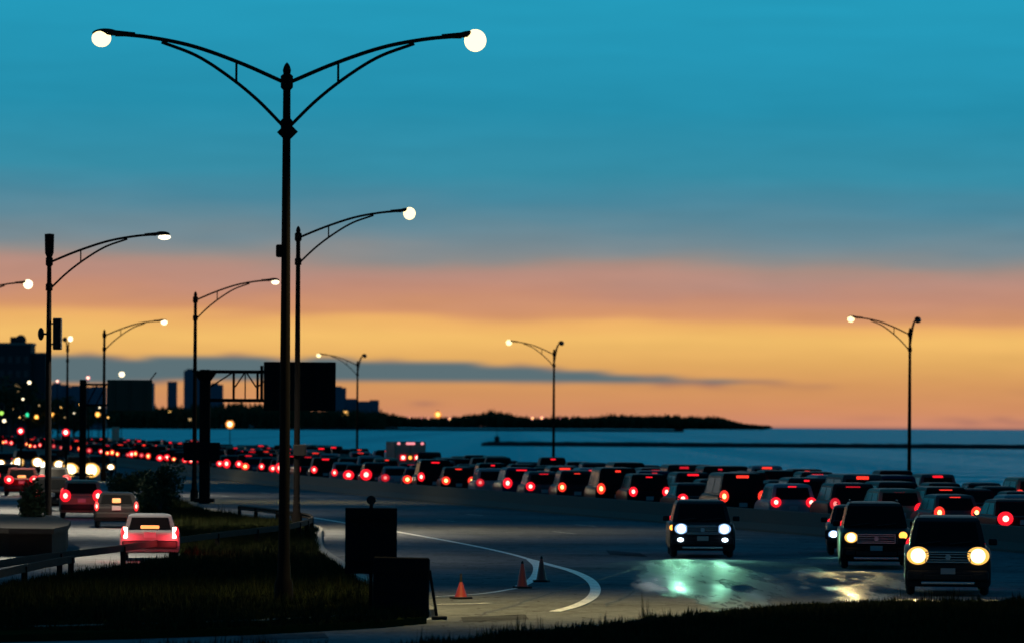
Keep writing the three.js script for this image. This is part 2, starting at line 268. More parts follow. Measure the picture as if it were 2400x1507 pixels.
// lane dashes of the oncoming side, tar-sealed cracks, repair patches
const dashPaint = matte({ map: paintMap.clone(), color: rgb(0.55, 0.55, 0.55), roughness: 0.8 });
for (const [k, off] of [-4.4, -8.0].entries()) for (let i = 0; i < 9; i++) { const a = 84 + i * 12 + k * 5; single('lane_dash', sweep(strip(a, a + 2, off, 6).map((p) => p.setY(0.005)), [[-0.07, 0], [0.07, 0]]), dashPaint, `worn lane dash, number ${i + 1} from the viewer in the ${k ? 'second' : 'first'} row left of the barrier`, 'marking', 'lane dashes', 'structure'); }
const tar = matte({ color: rgb(0.012, 0.012, 0.013), roughness: 0.6 });
[[[1060, 1460], [1200, 1420], [1330, 1380], [1500, 1330], [1620, 1296]], [[940, 1300], [1080, 1330], [1230, 1345]], [[1420, 1420], [1500, 1380], [1560, 1330], [1580, 1280]], [[760, 1200], [1000, 1236], [1300, 1280], [1560, 1312]], [[300, 1492], [560, 1486], [900, 1480], [1180, 1462]]].forEach((pts, i) => { const r = rng(300 + i), c = curve(pts.map(([x, y]) => G(x, y, 0.003)), 60).map((p) => p.add(V((r() - 0.5) * 0.14, 0, (r() - 0.5) * 0.3))); single('tar_seam', sweep(c, [[-0.03, 0], [0.03, 0]]), tar, ['tar-sealed crack running up from the lit strip', 'short tar-sealed crack behind the small cone', 'tar-sealed crack right of the hairpin curve', 'long tar-sealed crack beside the white edge line', 'tar-sealed crack along the lamp-lit strip'][i], 'crack', null, 'structure'); });
const patchMap = matte({ map: asphaltMap.clone(), color: rgb(0.5, 0.5, 0.52), specularIntensity: 0, roughness: 1 });
[[[1080, 1447], [1230, 1440], [1240, 1452], [1085, 1459]], [[560, 1490], [760, 1484], [770, 1496], [565, 1502]], [[1420, 1290], [1500, 1296], [1520, 1306], [1430, 1300]]].forEach((q, i) => single('road_patch', slab(q.map(([x, y]) => G(x, y)), 0.004), patchMap, ['dark repair patch in front of the barricade', 'dark repair patch on the lit strip before the island', 'dark repair patch left of the bluish headlights'][i], 'patch', null, 'structure'));

// median barrier, parapets
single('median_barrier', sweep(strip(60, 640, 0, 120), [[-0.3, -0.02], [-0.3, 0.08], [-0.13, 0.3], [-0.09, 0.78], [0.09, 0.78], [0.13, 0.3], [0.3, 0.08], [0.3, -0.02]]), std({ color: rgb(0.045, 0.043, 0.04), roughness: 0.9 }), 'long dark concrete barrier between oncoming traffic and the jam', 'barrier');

// ------------------------------------------------------------------ guardrails
function guardrail(label, pts, posts, top) {
  const path = curve(pts.map(([x, y]) => G(x, y, 0)), 70), o = thing('guardrail', label, 'guardrail');
  part('rail', sweep(path, [[-0.03, top - 0.17], [-0.045, top - 0.13], [0.01, top - 0.09], [-0.045, top - 0.04], [-0.02, top], [0.03, top], [0.04, top - 0.17]]), M.steel, o);
  for (const f of posts) { const p = path[Math.round(f * 70)]; part('post', box(0.13, top - 0.04, 0.16, p.x, (top - 0.04) / 2, p.z), M.pole, o); }
}
guardrail('steel guardrail bending in a hairpin round the island nose', [[-200, 1410], [0, 1372], [120, 1352], [235, 1337], [430, 1306], [540, 1290], [610, 1281], [665, 1273], [708, 1262], [730, 1252], [722, 1243], [690, 1237], [640, 1229], [560, 1219]], [0.08, 0.2, 0.29, 0.37, 0.45, 0.53, 0.585, 0.64, 0.69, 0.735, 0.775, 0.83, 0.9, 0.95, 1], 0.58);
guardrail('short lower guardrail overlapping the long one at bottom left', [[-200, 1452], [0, 1396], [60, 1381], [120, 1367], [170, 1357]], [0.3, 0.68, 0.98], 0.56);

// ------------------------------------------------------------------ street lamps
function arm(o, h, len, dir, lit, power, lensScale, color, cone = 1.0) {
  const c = Math.cos(dir), s = -Math.sin(dir), P = (a, y) => V(a * c, y, a * s), a = new THREE.Group(); a.name = 'arm'; o.add(a);
  part('upper_tube', tube([P(0.05, h - 0.95), P(len * 0.27, h - 0.56), P(len * 0.55, h - 0.22), P(len * 0.8, h - 0.05), P(len - 0.2, h)], 0.04, 28), M.pole, a);
  part('brace', tube([P(0.05, h - 1.85), P(len * 0.17, h - 1.3), P(len * 0.34, h - 0.82), P(len * 0.52, h - 0.42), P(len * 0.72, h - 0.15)], 0.034, 28), M.pole, a);
  part('strut', bar(P(len * 0.29, h - 0.98), P(len * 0.29, h - 0.53), 0.024), M.pole, a);
  const head = part('luminaire', [new THREE.SphereGeometry(1, 18, 10, 0, Math.PI * 2, 0, Math.PI / 2).scale(0.27, 0.1, 0.14), new THREE.CylinderGeometry(0.14, 0.135, 0.04, 18).scale(1.9, 1, 1).translate(0, -0.02, 0), bar(V(-0.6, -0.02, 0), V(-0.2, 0, 0), 0.045, 0.065)], M.pole, a);
  head.position.copy(P(len + 0.15, h + 0.02)); head.rotation.y = dir;
  const lens = part('lamp_lens', new THREE.SphereGeometry(1, 24, 16).scale(Math.min(0.24, 0.205 * lensScale[0]), Math.min(0.24, 0.185 * lensScale[1]), 0.19), lit, head);
  lens.position.set(0.08, -0.1, 0);
  if (power) {
    const L = new THREE.SpotLight(color ?? rgb(1, 0.74, 0.27), power, 0, cone, 0.85); L.castShadow = true; L.shadow.radius = 6; L.name = 'lamp_light';
    lens.add(L); L.position.set(0, 0, 0); L.target.position.set(0, -10, 0); lens.add(L.target);
  }
}
function lampPole(label, x, d, h, arms, group) {
  const o = thing('street_lamp', label, 'street lamp', [x, 0, -d * Q], 0, group);
  part('pole', lathe([[0.19, 0], [0.19, 0.5], [0.14, 0.62], [0.115, 1.2], [0.105, 4], [0.082, h - 2.2], [0.075, h - 0.85], [0, h - 0.85]]), M.pole, o);
  part('collar', lathe([[0, h - 1.95], [0.12, h - 1.93], [0.12, h - 1.72], [0.085, h - 1.68]]), M.pole, o);
  part('collar', lathe([[0.08, h - 1.1], [0.125, h - 1.05], [0.125, h - 0.82], [0.08, h - 0.78], [0, h - 0.78]]), M.pole, o);
  part('finial', lathe([[0, h - 0.8], [0.07, h - 0.79], [0.085, h - 0.7], [0.06, h - 0.62], [0.04, h - 0.58], [0, h - 0.54]]), M.pole, o);
  for (const a of arms) arm(o, h, ...a);
  return o;
}
const R = (deg) => deg * Math.PI / 180;
const avenue = 'street lamps along the drive';
const L1 = lampPole('tall double-armed street lamp standing on the grass island', gx(664, 58.5), 58.5, 11.55, [[3.52, R(180), E.lamp, 40, [0.95, 0.95]], [3.57, R(0), E.lamp, 560, [1.08, 1.22]]], avenue);
part('diamond_plate', new THREE.BoxGeometry(0.25, 0.25, 0.02).rotateZ(Math.PI / 4).translate(0.06, 9.6, 0.12), M.signBack, L1);
part('diamond_plate', new THREE.BoxGeometry(0.2, 0.2, 0.02).rotateZ(Math.PI / 4).translate(-0.06, 9.6, -0.12), M.signBack, L1);
part('camera_box', rbox(0.16, 0.26, 0.18, 0.04, -0.12, 7.2, 0), M.pole, L1);
const L2 = lampPole('street lamp with cylinder cap and signal boxes, left of the ramp', gx(110, 99), 99, 10.15, [[3.7, R(0), E.lampWhite, 1100, [1.05, 0.5], rgb(1, 0.84, 0.6), 1.25]], avenue);
part('cap_housing', lathe([[0, 9.32], [0.09, 9.36], [0.15, 9.5], [0.165, 10.15], [0, 10.17]]), M.pole, L2);
part('signal_box', [rbox(0.3, 1.08, 0.32, 0.04, 0.3, 6.75, 0.06), box(0.2, 0.06, 0.06, 0.12, 7.1, 0), box(0.2, 0.06, 0.06, 0.12, 6.4, 0)], M.plastic, L2);
part('round_sensor', [new THREE.SphereGeometry(0.22, 14, 10).scale(0.5, 1, 1).translate(-0.27, 6.75, 0), box(0.16, 0.07, 0.07, -0.16, 6.75, 0)], M.plastic, L2);
const L3 = lampPole('street lamp just right of the double lamp, arm over the ramp mouth', gx(694, 103), 103, 11.3, [[3.72, R(0), E.lamp, 150, [1.05, 1.2]]], avenue);
part('control_box', rbox(0.46, 0.42, 0.4, 0.05, 0.1, 2.8, 0.05), M.plastic, L3);
lampPole('street lamp rising beside the sign gantry post', gx(454, 139), 139, 10.6, [[3.6, R(0), E.lampWhite, 160, [0.9, 0.6]]], avenue);
lampPole('slender street lamp over the brown-backed sign', gx(241, 186), 186, 10.3, [[3.6, R(0), E.lampWhite, 150, [1, 0.9]]], avenue);
lampPole('small far street lamp with its head towards the viewer', gx(155, 235), 235, 10.6, [[1.6, R(-78), E.lampWhite, 120, [1.2, 1.2]], [1.6, R(102), E.lampOff, 0, [1, 1]]], avenue);
lampPole('street lamp whose arm reaches in over the left edge', gx(-108, 150), 150, 10.95, [[3.5, R(0), E.lampWhite, 900, [1.5, 1.7], rgb(1, 0.84, 0.6), 1.2]], avenue);
lampPole('street lamp of the same row, nearer and beyond the left edge', -19.6, 80, 10.4, [[3.7, R(0), E.lampWhite, 1000, [1.05, 0.5], rgb(1, 0.84, 0.6), 1.25]], avenue);
lampPole('street lamp of the same row, beyond the left edge past the planter', -27.2, 122, 10.4, [[3.7, R(0), E.lampWhite, 1100, [1.05, 0.5], rgb(1, 0.84, 0.6), 1.25]], avenue);
const lakeside = 'street lamps along the lake shore';
lampPole('lakeside street lamp at the right of the view', gx(2132, 168), 168, 10.1, [[3.2, R(180), E.lamp, 110, [1, 1]], [1.7, R(72), E.lampOff, 0, [1, 1]]], lakeside);
lampPole('lakeside street lamp in the middle, over the long breakwater', gx(1297, 223), 223, 10.2, [[3.25, R(180), E.lamp, 110, [1.1, 1.2]], [1.7, R(72), E.lampOff, 0, [1, 1]]], lakeside);
lampPole('farthest lakeside street lamp, beside the overhead sign', gx(836, 263), 263, 10.1, [[3.3, R(180), E.lamp, 110, [1, 1]], [1.7, R(72), E.lampOff, 0, [1, 1]]], lakeside);

// ------------------------------------------------------------------ gantries and signs
{
  const d = 135, x = gx(478, d), o = thing('sign_gantry', 'dark cantilever gantry with lattice truss and big sign panel seen from behind', 'gantry', [x, 0, -d * Q]);
  const X = (px) => (px - 478) * d / 6800, top = up(871, 540, d), low = up(938, 540, d);
  part('post', [rbox(0.5, top + 0.1, 0.5, 0.06, 0, (top + 0.1) / 2, 0), new THREE.CylinderGeometry(0.62, 0.26, 0.5, 12).translate(0, top - 0.2, 0), box(0.9, 0.18, 0.9, 0, 0.16, 0)], M.pole, o);
  for (const y of [top, low]) part('chord', box(X(780) + 0.1, 0.16, 0.16, X(780) / 2, y, 0), M.pole, o);
  for (const px of [545, 572, 601, 640, 690, 740]) part('upright', bar(V(X(px), low, 0), V(X(px), top, 0), px === 572 ? 0.03 : 0.06), M.pole, o);
  for (const [a, b] of [[548, 572], [598, 574], [601, 640], [690, 640], [490, 545]]) part('diagonal', bar(V(X(a), (top + low) / 2 - 0.05, 0.03), V(X(b), top, 0.03), 0.035), M.pole, o);
  const h0 = up(962, 700, d), h1 = up(848, 700, d), s = part('sign_panel', rbox(X(785) - X(616), h1 - h0, 0.12, 0.04, (X(785) + X(616)) / 2, (h0 + h1) / 2, 0.25), M.signBack, o);
  for (const px of [640, 670, 730, 760]) part('stiffener', box(0.08, h1 - h0 - 0.1, 0.06, X(px), (h0 + h1) / 2, 0.34), M.signBack, s);
  part('side_bracket', box(0.14, 1.7, 0.14, X(611), (h0 + h1) / 2 + 0.1, 0.1), M.pole, o);
  part('low_panel', rbox(1.7, 0.86, 0.1, 0.04, X(472), up(1058, 472, d), 0.36), M.signBack, o);
}
{
  const d = 180, x = gx(192, d), o = thing('sign_gantry', 'far cantilever gantry with a brown-backed sign', 'gantry', [x, 0, -d * Q]), X = (px) => (px - 192) * d / 6800, h0 = up(963, 300, d), h1 = up(890, 300, d), mid = (h0 + h1) / 2;
  part('post', rbox(0.42, h1, 0.42, 0.05, 0, h1 / 2, 0), M.pole, o);
  for (const y of [h0 + 0.35, h1 - 0.3]) part('chord', box(X(350), 0.13, 0.13, X(350) / 2, y, 0), M.pole, o);
  for (const px of [215, 236]) part('diagonal', bar(V(X(px - 14), h0 + 0.35, 0), V(X(px + 10), h1 - 0.3, 0), 0.04), M.pole, o);
  const s = part('sign_panel', rbox(X(355) - X(249), h1 - h0, 0.1, 0.03, (X(355) + X(249)) / 2, mid, 0.2), M.brownSign, o);
  for (const px of [266, 302, 338]) part('stiffener', box(0.09, h1 - h0 - 0.08, 0.06, X(px), mid, 0.28), M.brownSign, s);
  part('light_arm', bar(V(X(350), h1, 0.2), V(X(365), h1 + 0.45, 0.9), 0.04), M.pole, o);
}
{ // two boards on the tip of the island
  const d = 55.6, o = thing('road_sign', 'tall road sign seen from behind, with a round flasher on its post', 'sign', [gx(868, d), 0.13, -d * Q]);
  const s = 6800 / d, h = (py) => up(py, 868, d) - 0.13;
  part('post', box(0.07, h(1178), 0.05, 0, h(1178) / 2, -0.05), M.pole, o);
  part('panel', rbox(122 / s, h(1190) - h(1345), 0.03, 0.012, 0, (h(1190) + h(1345)) / 2, 0), M.signBack, o);
  for (const y of [h(1215), h(1315)]) part('batten', box(118 / s, 0.05, 0.03, 0, y, 0.035), M.signBack, o);
  part('flasher', [new THREE.CylinderGeometry(0.09, 0.09, 0.07, 16).rotateX(Math.PI / 2).translate(0, h(1172), 0), box(0.07, 0.08, 0.05, 0, h(1184), 0)], M.plastic, o);
}
{
  const d = 55.2, o = thing('barricade', 'dark boxy barricade board on an angled leg at the island tip', 'barricade', [gx(938, d), 0, -d * Q]), s = 6800 / d, hh = up(1307, 938, d);
  part('board', rbox(133 / s, hh - 0.02, 0.1, 0.05, 0, hh / 2 + 0.02, 0).rotateZ(-0.015), M.signBack, o);
  for (const y of [0.25, 0.62, 0.98]) part('slat', box(128 / s, 0.2, 0.03, 0, y, 0.065), M.signBack, o);
  part('leg', bar(V(0.55, hh * 0.8, -0.06), V(0.69, 0.05, -0.25), 0.03), M.pole, o);
  part('leg', bar(V(-0.5, hh * 0.8, -0.06), V(-0.5, 0.05, -0.4), 0.03), M.pole, o);
  part('foot', rbox(0.3, 0.07, 0.4, 0.03, 0.74, 0.04, -0.2), M.rubber, o);
}
// traffic cones
for (const [px, py, h, label] of [[1080, 1404, 0.36, 'short orange traffic cone nearest the barricade'], [1224, 1379, 0.56, 'tall orange traffic cone in front of the short painted curve'], [1269, 1364, 0.55, 'dark orange traffic cone standing on the painted fork']]) {
  const p = G(px, py), o = thing('traffic_cone', label, 'cone', [p.x, 0, p.z], px, 'traffic cones in the gore'), b = h < 0.4 ? 0.15 : 0.14;
  part('base', rbox(0.36, 0.045, 0.36, 0.02, 0, 0.028, 0), M.rubber, o);
  part('cone_body', lathe([[b, 0.05], [b - 0.02, 0.07], [0.035, h], [0.02, h + 0.01], [0, h + 0.01]], 20), M.cone, o);
  part('tip', lathe([[0.037, h - 0.05], [0.03, h + 0.03], [0.02, h + (h < 0.4 ? 0.18 : 0.06)], [0, h + (h < 0.4 ? 0.19 : 0.07)]], 12), M.rubber, o);
}
// planter round the left lamp
{
  const o = thing('planter', 'raised dark concrete planter at the foot of the left street lamp', 'planter');
  const rim = (list, y) => list.map(([x, yy]) => { const p = G(x, yy, 0); p.y = y; return p; }), base = [[-160, 1296], [20, 1303], [120, 1304], [152, 1296], [158, 1284], [120, 1270], [-160, 1262]];
  part('wall', slab(rim(base, 0), 0.66, 0.7), M.dirty, o);
  part('coping', slab([[-160, 1300], [18, 1306], [124, 1307], [158, 1297], [164, 1284], [124, 1267], [-160, 1258]].map(([x, y]) => G(x, y, 0)), 0.8, 0.138), M.dirty, o);
}

// ------------------------------------------------------------------ plants
function leaves(rx, ry, rz, n, size, seed, hollow = 0.35) {
  const r = rng(seed), pos = [], nor = [], lumps = Array.from({ length: 9 }, () => [r() * 2 - 1, r() * 1.7 - 0.7, r() * 2 - 1, 0.35 + r() * 0.3]);
  for (let i = 0; i < n; i++) {
    const l = lumps[i % 9]; let x, y, z, q; do { x = r() * 2 - 1; y = r() * 2 - 1; z = r() * 2 - 1; q = x * x + y * y + z * z; } while (q > 1 || q < hollow * hollow);
    const k = 0.62; x = l[0] * k + x * l[3]; y = l[1] * k + y * l[3]; z = l[2] * k + z * l[3];
    const c = V(x * rx, y * ry, z * rz), a = V(r() - 0.5, r() - 0.5, r() - 0.5).normalize(), b = V(r() - 0.5, r() - 0.5, r() - 0.5).cross(a).normalize(), s = size * (0.6 + r() * 0.8), nn = a.clone().cross(b);
    for (const [u, w] of [[-0.5, -0.25], [0.6, 0], [-0.4, 0.5]]) { const p = c.clone().addScaledVector(a, u * s).addScaledVector(b, w * s); pos.push(p.x, p.y, p.z); nor.push(nn.x, nn.y, nn.z); }
  }
  const g = new THREE.BufferGeometry(); g.setAttribute('position', new THREE.Float32BufferAttribute(pos, 3)); g.setAttribute('normal', new THREE.Float32BufferAttribute(nor, 3)); return g;
}
function shrub(label, px, py, d, w, h, seed, n = 2600) {
  const o = thing('shrub', label, 'shrub', [gx(px, d), 0, -d * Q]);
  part('foliage', leaves(w / 2, h * 0.55, w / 2, n, 0.13, seed).translate(0, h * 0.5, 0), M.leaf, o);
  part('stems', [bar(V(0, 0, 0), V(0.1, h * 0.6, 0), 0.04, 0.015), bar(V(0.05, 0, 0.05), V(-0.2, h * 0.5, 0.1), 0.03, 0.012), bar(V(0, 0, 0), V(0.25, h * 0.5, -0.1), 0.03, 0.012)], M.bark, o);
}
shrub('tall black bush between the ramp and the gantry post', 372, 1205, 118, 1.9, 2.0, 51);
shrub('low scruffy bush left of the tall black bush', 300, 1165, 138, 2.2, 1.5, 52);
shrub('dark bush filling the planter beside the lamp pole', 78, 1240, 90, 0.9, 1.75, 53, 1600);
function tree(label, px, d, h, w, seed) {
  const o = thing('tree', label, 'tree', [gx(px, d), 0, -d * Q], 0, 'trees on the city side');
  part('trunk', [bar(V(0, 0, 0), V(0.1, h * 0.45, 0), 0.22, 0.13), bar(V(0.1, h * 0.4, 0), V(w * 0.22, h * 0.75, 0.2), 0.1, 0.04), bar(V(0.1, h * 0.42, 0), V(-w * 0.2, h * 0.78, -0.2), 0.1, 0.04)], M.bark, o);
  part('crown', leaves(w / 2, h * 0.36, w / 2, 900, 0.55, seed, 0.2).translate(0, h * 0.64, 0), M.leaf, o);
}
const treeSpots = [[-20, 430, 9.5, 9], [22, 400, 11, 9], [60, 450, 8.5, 8], [95, 420, 7.5, 7], [133, 470, 8, 8], [170, 440, 6.5, 7], [205, 480, 7.5, 8]];
treeSpots.forEach(([px, d, h, w], i) => tree(['leafy dark tree cut by the left edge of the view', 'tallest dark tree before the dark apartment block', 'rounded dark tree under the white light by the dark block', 'small dark tree just left of the capped lamp pole', 'dark tree just right of the capped lamp pole', 'low dark tree between the capped lamp and the far gantry', 'dark tree behind the far gantry post'][i], px, d, h, w, 60 + i));

// far woods: crowns beyond counting
function woods(name, label, list, size, seed) {
  const g = leaves(1, 1, 1, 70, 0.55, seed, 0.1), m = new THREE.InstancedMesh(g, M.leaf, list.length), o = new THREE.Object3D(), r = rng(seed);
  list.forEach(([x, y, z, w, h], i) => { o.position.set(x, y, z); o.rotation.y = r() * 6.28; o.scale.set(w, h, w); o.updateMatrix(); m.setMatrixAt(i, o.matrix); });
  m.name = name; m.castShadow = m.receiveShadow = true; scene.add(m); tag(m, label, 'woods', null, 'stuff');
}
function bank(d, profile, n, seed, spread) {                 // crowns under an outline given as [column, row of the tree tops]
  const r = rng(seed), out = [], k = d / 6800;
  for (let i = 0; i < n; i++) {
    const t = r() * (profile.length - 1), a = Math.floor(t), px = mix(profile[a][0], profile[a + 1][0], t - a), py = mix(profile[a][1], profile[a + 1][1], t - a), dd = d + (r() - 0.5) * spread;
    const top = up(py, px, d) * (0.82 + r() * 0.22), h = Math.max(2, (top + 2.5) * (0.3 + r() * 0.25)), y = mix(-2.5 + h * 0.3, top - h * 0.75, Math.sqrt(r()));
    out.push([at(px, py, dd).x, y, -dd * Q, (5 + r() * 6) * k * 1.1, h]);
  }
  return out;
}
const resample = (pts, step) => { const o = []; for (let i = 0; i + 1 < pts.length; i++) { const n = Math.max(1, Math.round((pts[i + 1][0] - pts[i][0]) / step)); for (let k = 0; k < n; k++) o.push([mix(pts[i][0], pts[i + 1][0], k / n), mix(pts[i][1], pts[i + 1][1], k / n)]); } o.push(pts[pts.length - 1]); return o; };
const farBank = resample([[190, 955], [300, 958], [400, 955], [470, 950], [540, 946], [600, 944], [640, 952], [700, 958], [800, 962], [880, 962], [900, 966]], 20);
const point = resample([[860, 962], [900, 968], [960, 978], [1030, 980], [1080, 976], [1120, 970], [1145, 963], [1170, 967], [1200, 972], [1240, 980], [1290, 978], [1320, 976], [1370, 978], [1420, 974], [1440, 971], [1480, 975], [1560, 974], [1620, 976], [1680, 977], [1710, 984], [1740, 992], [1800, 997]], 20);
woods('far_woods', 'dark band of woods across the water behind the signs', bank(3900, farBank, 900, 71, 500), 1, 72);
woods('point_woods', 'low wooded point running out to the right on the horizon', bank(9000, point, 1500, 73, 600), 1, 74);
const lowland = (name, label, d, p0, p1, h, depth) => single(name, box((p1 - p0) * d / 6800, h, depth, ((p0 + p1) / 2 - 1200) * d / 6800, -2.6 + h / 2, -d * Q - depth / 2), M.soil, label, 'land', null, 'structure');
lowland('far_bank', 'low dark far bank under the woods', 3900, -200, 900, 3, 900);
lowland('point_land', 'low dark land under the wooded point', 9000, 700, 1790, 4, 500);

// breakwaters: piled rock with a rough crest
function breakwater(label, d, p0, p1, top, w, seed, extra) {
  const r = rng(seed), x0 = (p0 - 1200) * d / 6800, x1 = (p1 - 1200) * d / 6800, n = 90, path = Array.from({ length: n + 1 }, (_, i) => V(mix(x0, x1, i / n), -2.5 + (i === 0 || i === n ? -0.5 : (r() - 0.5) * 0.18), -d * Q + (r() - 0.5) * 0.8)), o = thing('breakwater', label, 'breakwater');
  part('stone_bank', sweep(path, [[-w, -1], [-w * 0.55, top * 0.75], [-w * 0.25, top], [w * 0.25, top], [w * 0.55, top * 0.75], [w, -1]]), M.rock, o);
  if (extra) extra(o);
}
breakwater('long dark breakwater across the right half of the water', 905, 1130, 2620, 1.5, 3.2, 81, (o) => { const x = (1165 - 1200) * 905 / 6800; part('beacon_hut', [box(1.6, 1.5, 1.6, x, -0.6, -905 * Q), new THREE.ConeGeometry(1.3, 0.8, 4).rotateY(0.78).translate(x, 0.5, -905 * Q), bar(V(x, 0.6, -905 * Q), V(x, 3, -905 * Q), 0.08)], M.rock, o); });
breakwater('thin distant breakwater line below the wooded point', 3700, 640, 1600, 2.9, 6, 82, (o) => part('end_block', box(12, 4.5, 8, (1592 - 1200) * 3700 / 6800, -1, -3700 * Q), M.rock, o));

// ------------------------------------------------------------------ buildings on the skyline
function tower(label, d, p0, p1, top, steps = [], mat = M.hazyTowerWall) {
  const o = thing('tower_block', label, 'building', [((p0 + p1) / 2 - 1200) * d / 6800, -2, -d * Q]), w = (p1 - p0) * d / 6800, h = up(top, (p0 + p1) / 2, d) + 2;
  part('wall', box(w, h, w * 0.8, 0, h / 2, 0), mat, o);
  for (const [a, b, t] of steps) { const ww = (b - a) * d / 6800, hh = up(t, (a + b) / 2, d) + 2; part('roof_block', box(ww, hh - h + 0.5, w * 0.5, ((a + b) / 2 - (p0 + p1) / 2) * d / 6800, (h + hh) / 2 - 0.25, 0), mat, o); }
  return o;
}
const D = 4600;
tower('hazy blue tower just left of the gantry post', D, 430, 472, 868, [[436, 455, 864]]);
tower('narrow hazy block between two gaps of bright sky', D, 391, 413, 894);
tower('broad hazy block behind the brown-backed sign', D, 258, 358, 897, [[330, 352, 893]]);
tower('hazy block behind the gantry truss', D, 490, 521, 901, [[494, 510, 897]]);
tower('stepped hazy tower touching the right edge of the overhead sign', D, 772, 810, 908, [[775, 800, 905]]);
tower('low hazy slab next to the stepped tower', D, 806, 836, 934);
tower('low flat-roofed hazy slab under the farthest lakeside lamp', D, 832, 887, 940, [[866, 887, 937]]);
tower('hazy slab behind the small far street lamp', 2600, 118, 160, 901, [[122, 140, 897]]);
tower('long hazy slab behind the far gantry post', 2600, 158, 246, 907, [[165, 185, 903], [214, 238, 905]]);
{
  const d = 620, p0 = -60, p1 = 75, top = 808, k = d / 6800, w = (p1 - p0) * k, h = up(top, 10, d), o = thing('apartment_block', 'dark apartment block at the left edge with a lower wing', 'building', [((p0 + p1) / 2 - 1200) * k, 0, -d * Q]);
  part('wall', box(w, h, 10, 0, h / 2, 0), M.blockWall, o);
  const wing = 34 * k, hw = up(830, 90, d); part('wing', box(wing, hw, 8, w / 2 + wing / 2, hw / 2, 0), M.blockWall, o);
  part('parapet', [box(w + 0.3, 0.5, 10.3, 0, h + 0.15, 0), box(wing + 0.1, 0.4, 8.2, w / 2 + wing / 2 + 0.15, hw + 0.12, 0)], M.concrete, o);
  part('roof_plant', [box(2.2, 1.4, 2, 2.4, h + 1, 0), new THREE.IcosahedronGeometry(1.2, 1).translate(3.6, h + 1, 1)], M.blockWall, o);
  const r = rng(91);
  for (let f = 0; f < 6; f++) for (let c = 0; c < 7; c++) { const lit = r() < 0.14, x = -w / 2 + 1 + c * (w - 2) / 6, y = 2.2 + f * 3; if (y > h - 1.4) continue; part('window', box(1.0, 1.5, 0.08, x, y, 5.03), lit ? E.litWindow : M.windowGlass, o); }
}

// ------------------------------------------------------------------ small far lights
function farLamp(label, category, px, py, d, r, mat, core, group, name = 'distant_lamp') {
  const p = at(px, py, d), ground = d > 1000 ? -2 : 0, o = thing(name, label, category, [p.x, ground, p.z], 0, group), h = p.y - ground;
  part('post', bar(V(0, 0, 0), V(0, h - r * 0.5, 0), Math.max(0.06, r * 0.14), Math.max(0.05, r * 0.1), 6), M.pole, o);
  part('bracket', box(r * 0.6, r * 0.25, r * 1.2, 0, h + r * 0.95, 0), M.pole, o);
  const b = part('lamp_globe', new THREE.SphereGeometry(r, 12, 10).translate(0, h, 0), mat, o);
  if (core) part('lamp_core', new THREE.SphereGeometry(r * 0.55, 10, 8).translate(0, h, r * 0.7), core, b);
}
const city = 'distant lights of the city side';
farLamp('white light before the dark apartment block', 'lamp', 67, 896, 320, 0.2, E.lampWhite, null, city);
farLamp('pinkish light just right of the capped lamp pole', 'lamp', 133, 893, 420, 0.24, E.pinkMarker, E.lampWhite, city);
farLamp('pale light above the far gantry post', 'lamp', 205, 885, 420, 0.3, E.pinkMarker, E.lampWhite, city);
farLamp('white light on top of the brown-backed sign', 'lamp', 284, 877, 420, 0.4, E.lampWhite, null, city);
farLamp('amber light low between the two red signals', 'lamp', 120, 971, 420, 0.32, E.amber, E.amberLamp, city);
farLamp('dull amber light left of the capped lamp pole', 'lamp', 84, 977, 420, 0.3, E.amber, E.amberLamp, city);
farLamp('wide amber light beside the far gantry post', 'lamp', 228, 971, 420, 0.36, E.amber, E.amberLamp, city);
farLamp('small white light at the left edge above the traffic', 'lamp', 8, 986, 420, 0.25, E.lampWhite, null, city);
farLamp('glowing amber beacon on a post at the water edge', 'beacon', 538, 994, 330, 0.5, E.amberRim, E.headWarm, null, 'beacon');
farLamp('red light between the gantry post and the lamp pole', 'lamp', 515, 971, 3800, 3.4, E.red, E.redCore, city);
farLamp('red light left of the gantry post across the water', 'lamp', 420, 971, 3800, 3.4, E.red, E.redCore, city);
farLamp('yellow light under the left end of the overhead sign', 'lamp', 600, 971, 3800, 4.6, E.amberLamp, null, city);
farLamp('yellow light right of the overhead sign', 'lamp', 808, 970, 3800, 4.2, E.amberLamp, null, city);
farLamp('lone yellow light above the trees of the point', 'lamp', 1026, 971, 8900, 11, E.amberRim, E.amberLamp, city);
[930, 960, 989, 1004, 1054, 1096, 1178, 1248, 1270, 1311, 1336, 1364, 1391].forEach((x, i) => farLamp(`${['first', 'second', 'third', 'fourth', 'fifth', 'sixth', 'seventh', 'eighth', 'ninth', 'tenth', 'eleventh', 'twelfth', 'thirteenth'][i]} tiny pale light from the left along the wooded point`, 'lamp', x, 979 + (x * 7 % 5), 8900, 5.2, E.pinkMarker, E.amberLamp, 'tiny lights on the wooded point'));
{ const r = rng(77), where = ['along the far street', 'under the dark apartment block', 'behind the capped lamp pole', 'near the far gantry']; [[14, 942], [30, 958], [52, 935], [44, 977], [90, 950], [108, 962], [140, 955], [150, 978], [172, 968], [186, 948], [214, 980], [232, 955], [252, 978], [330, 972], [372, 980], [398, 966], [444, 982], [470, 974]].forEach(([x, y], i) => farLamp(`tiny warm city light, ${['first', 'second', 'third', 'fourth', 'fifth', 'sixth', 'seventh', 'eighth', 'ninth', 'tenth', 'eleventh', 'twelfth', 'thirteenth', 'fourteenth', 'fifteenth', 'sixteenth', 'seventeenth', 'eighteenth'][i]} from the left on the dark skyline`, 'lamp', x, y, x > 260 ? 3700 : 380 + r() * 120, (x > 260 ? 1.7 : 0.13) * (0.7 + 0.6 * r()), [E.amberLamp, E.litWindow, E.lampWhite][i % 3], null, 'tiny warm lights of the city')); }
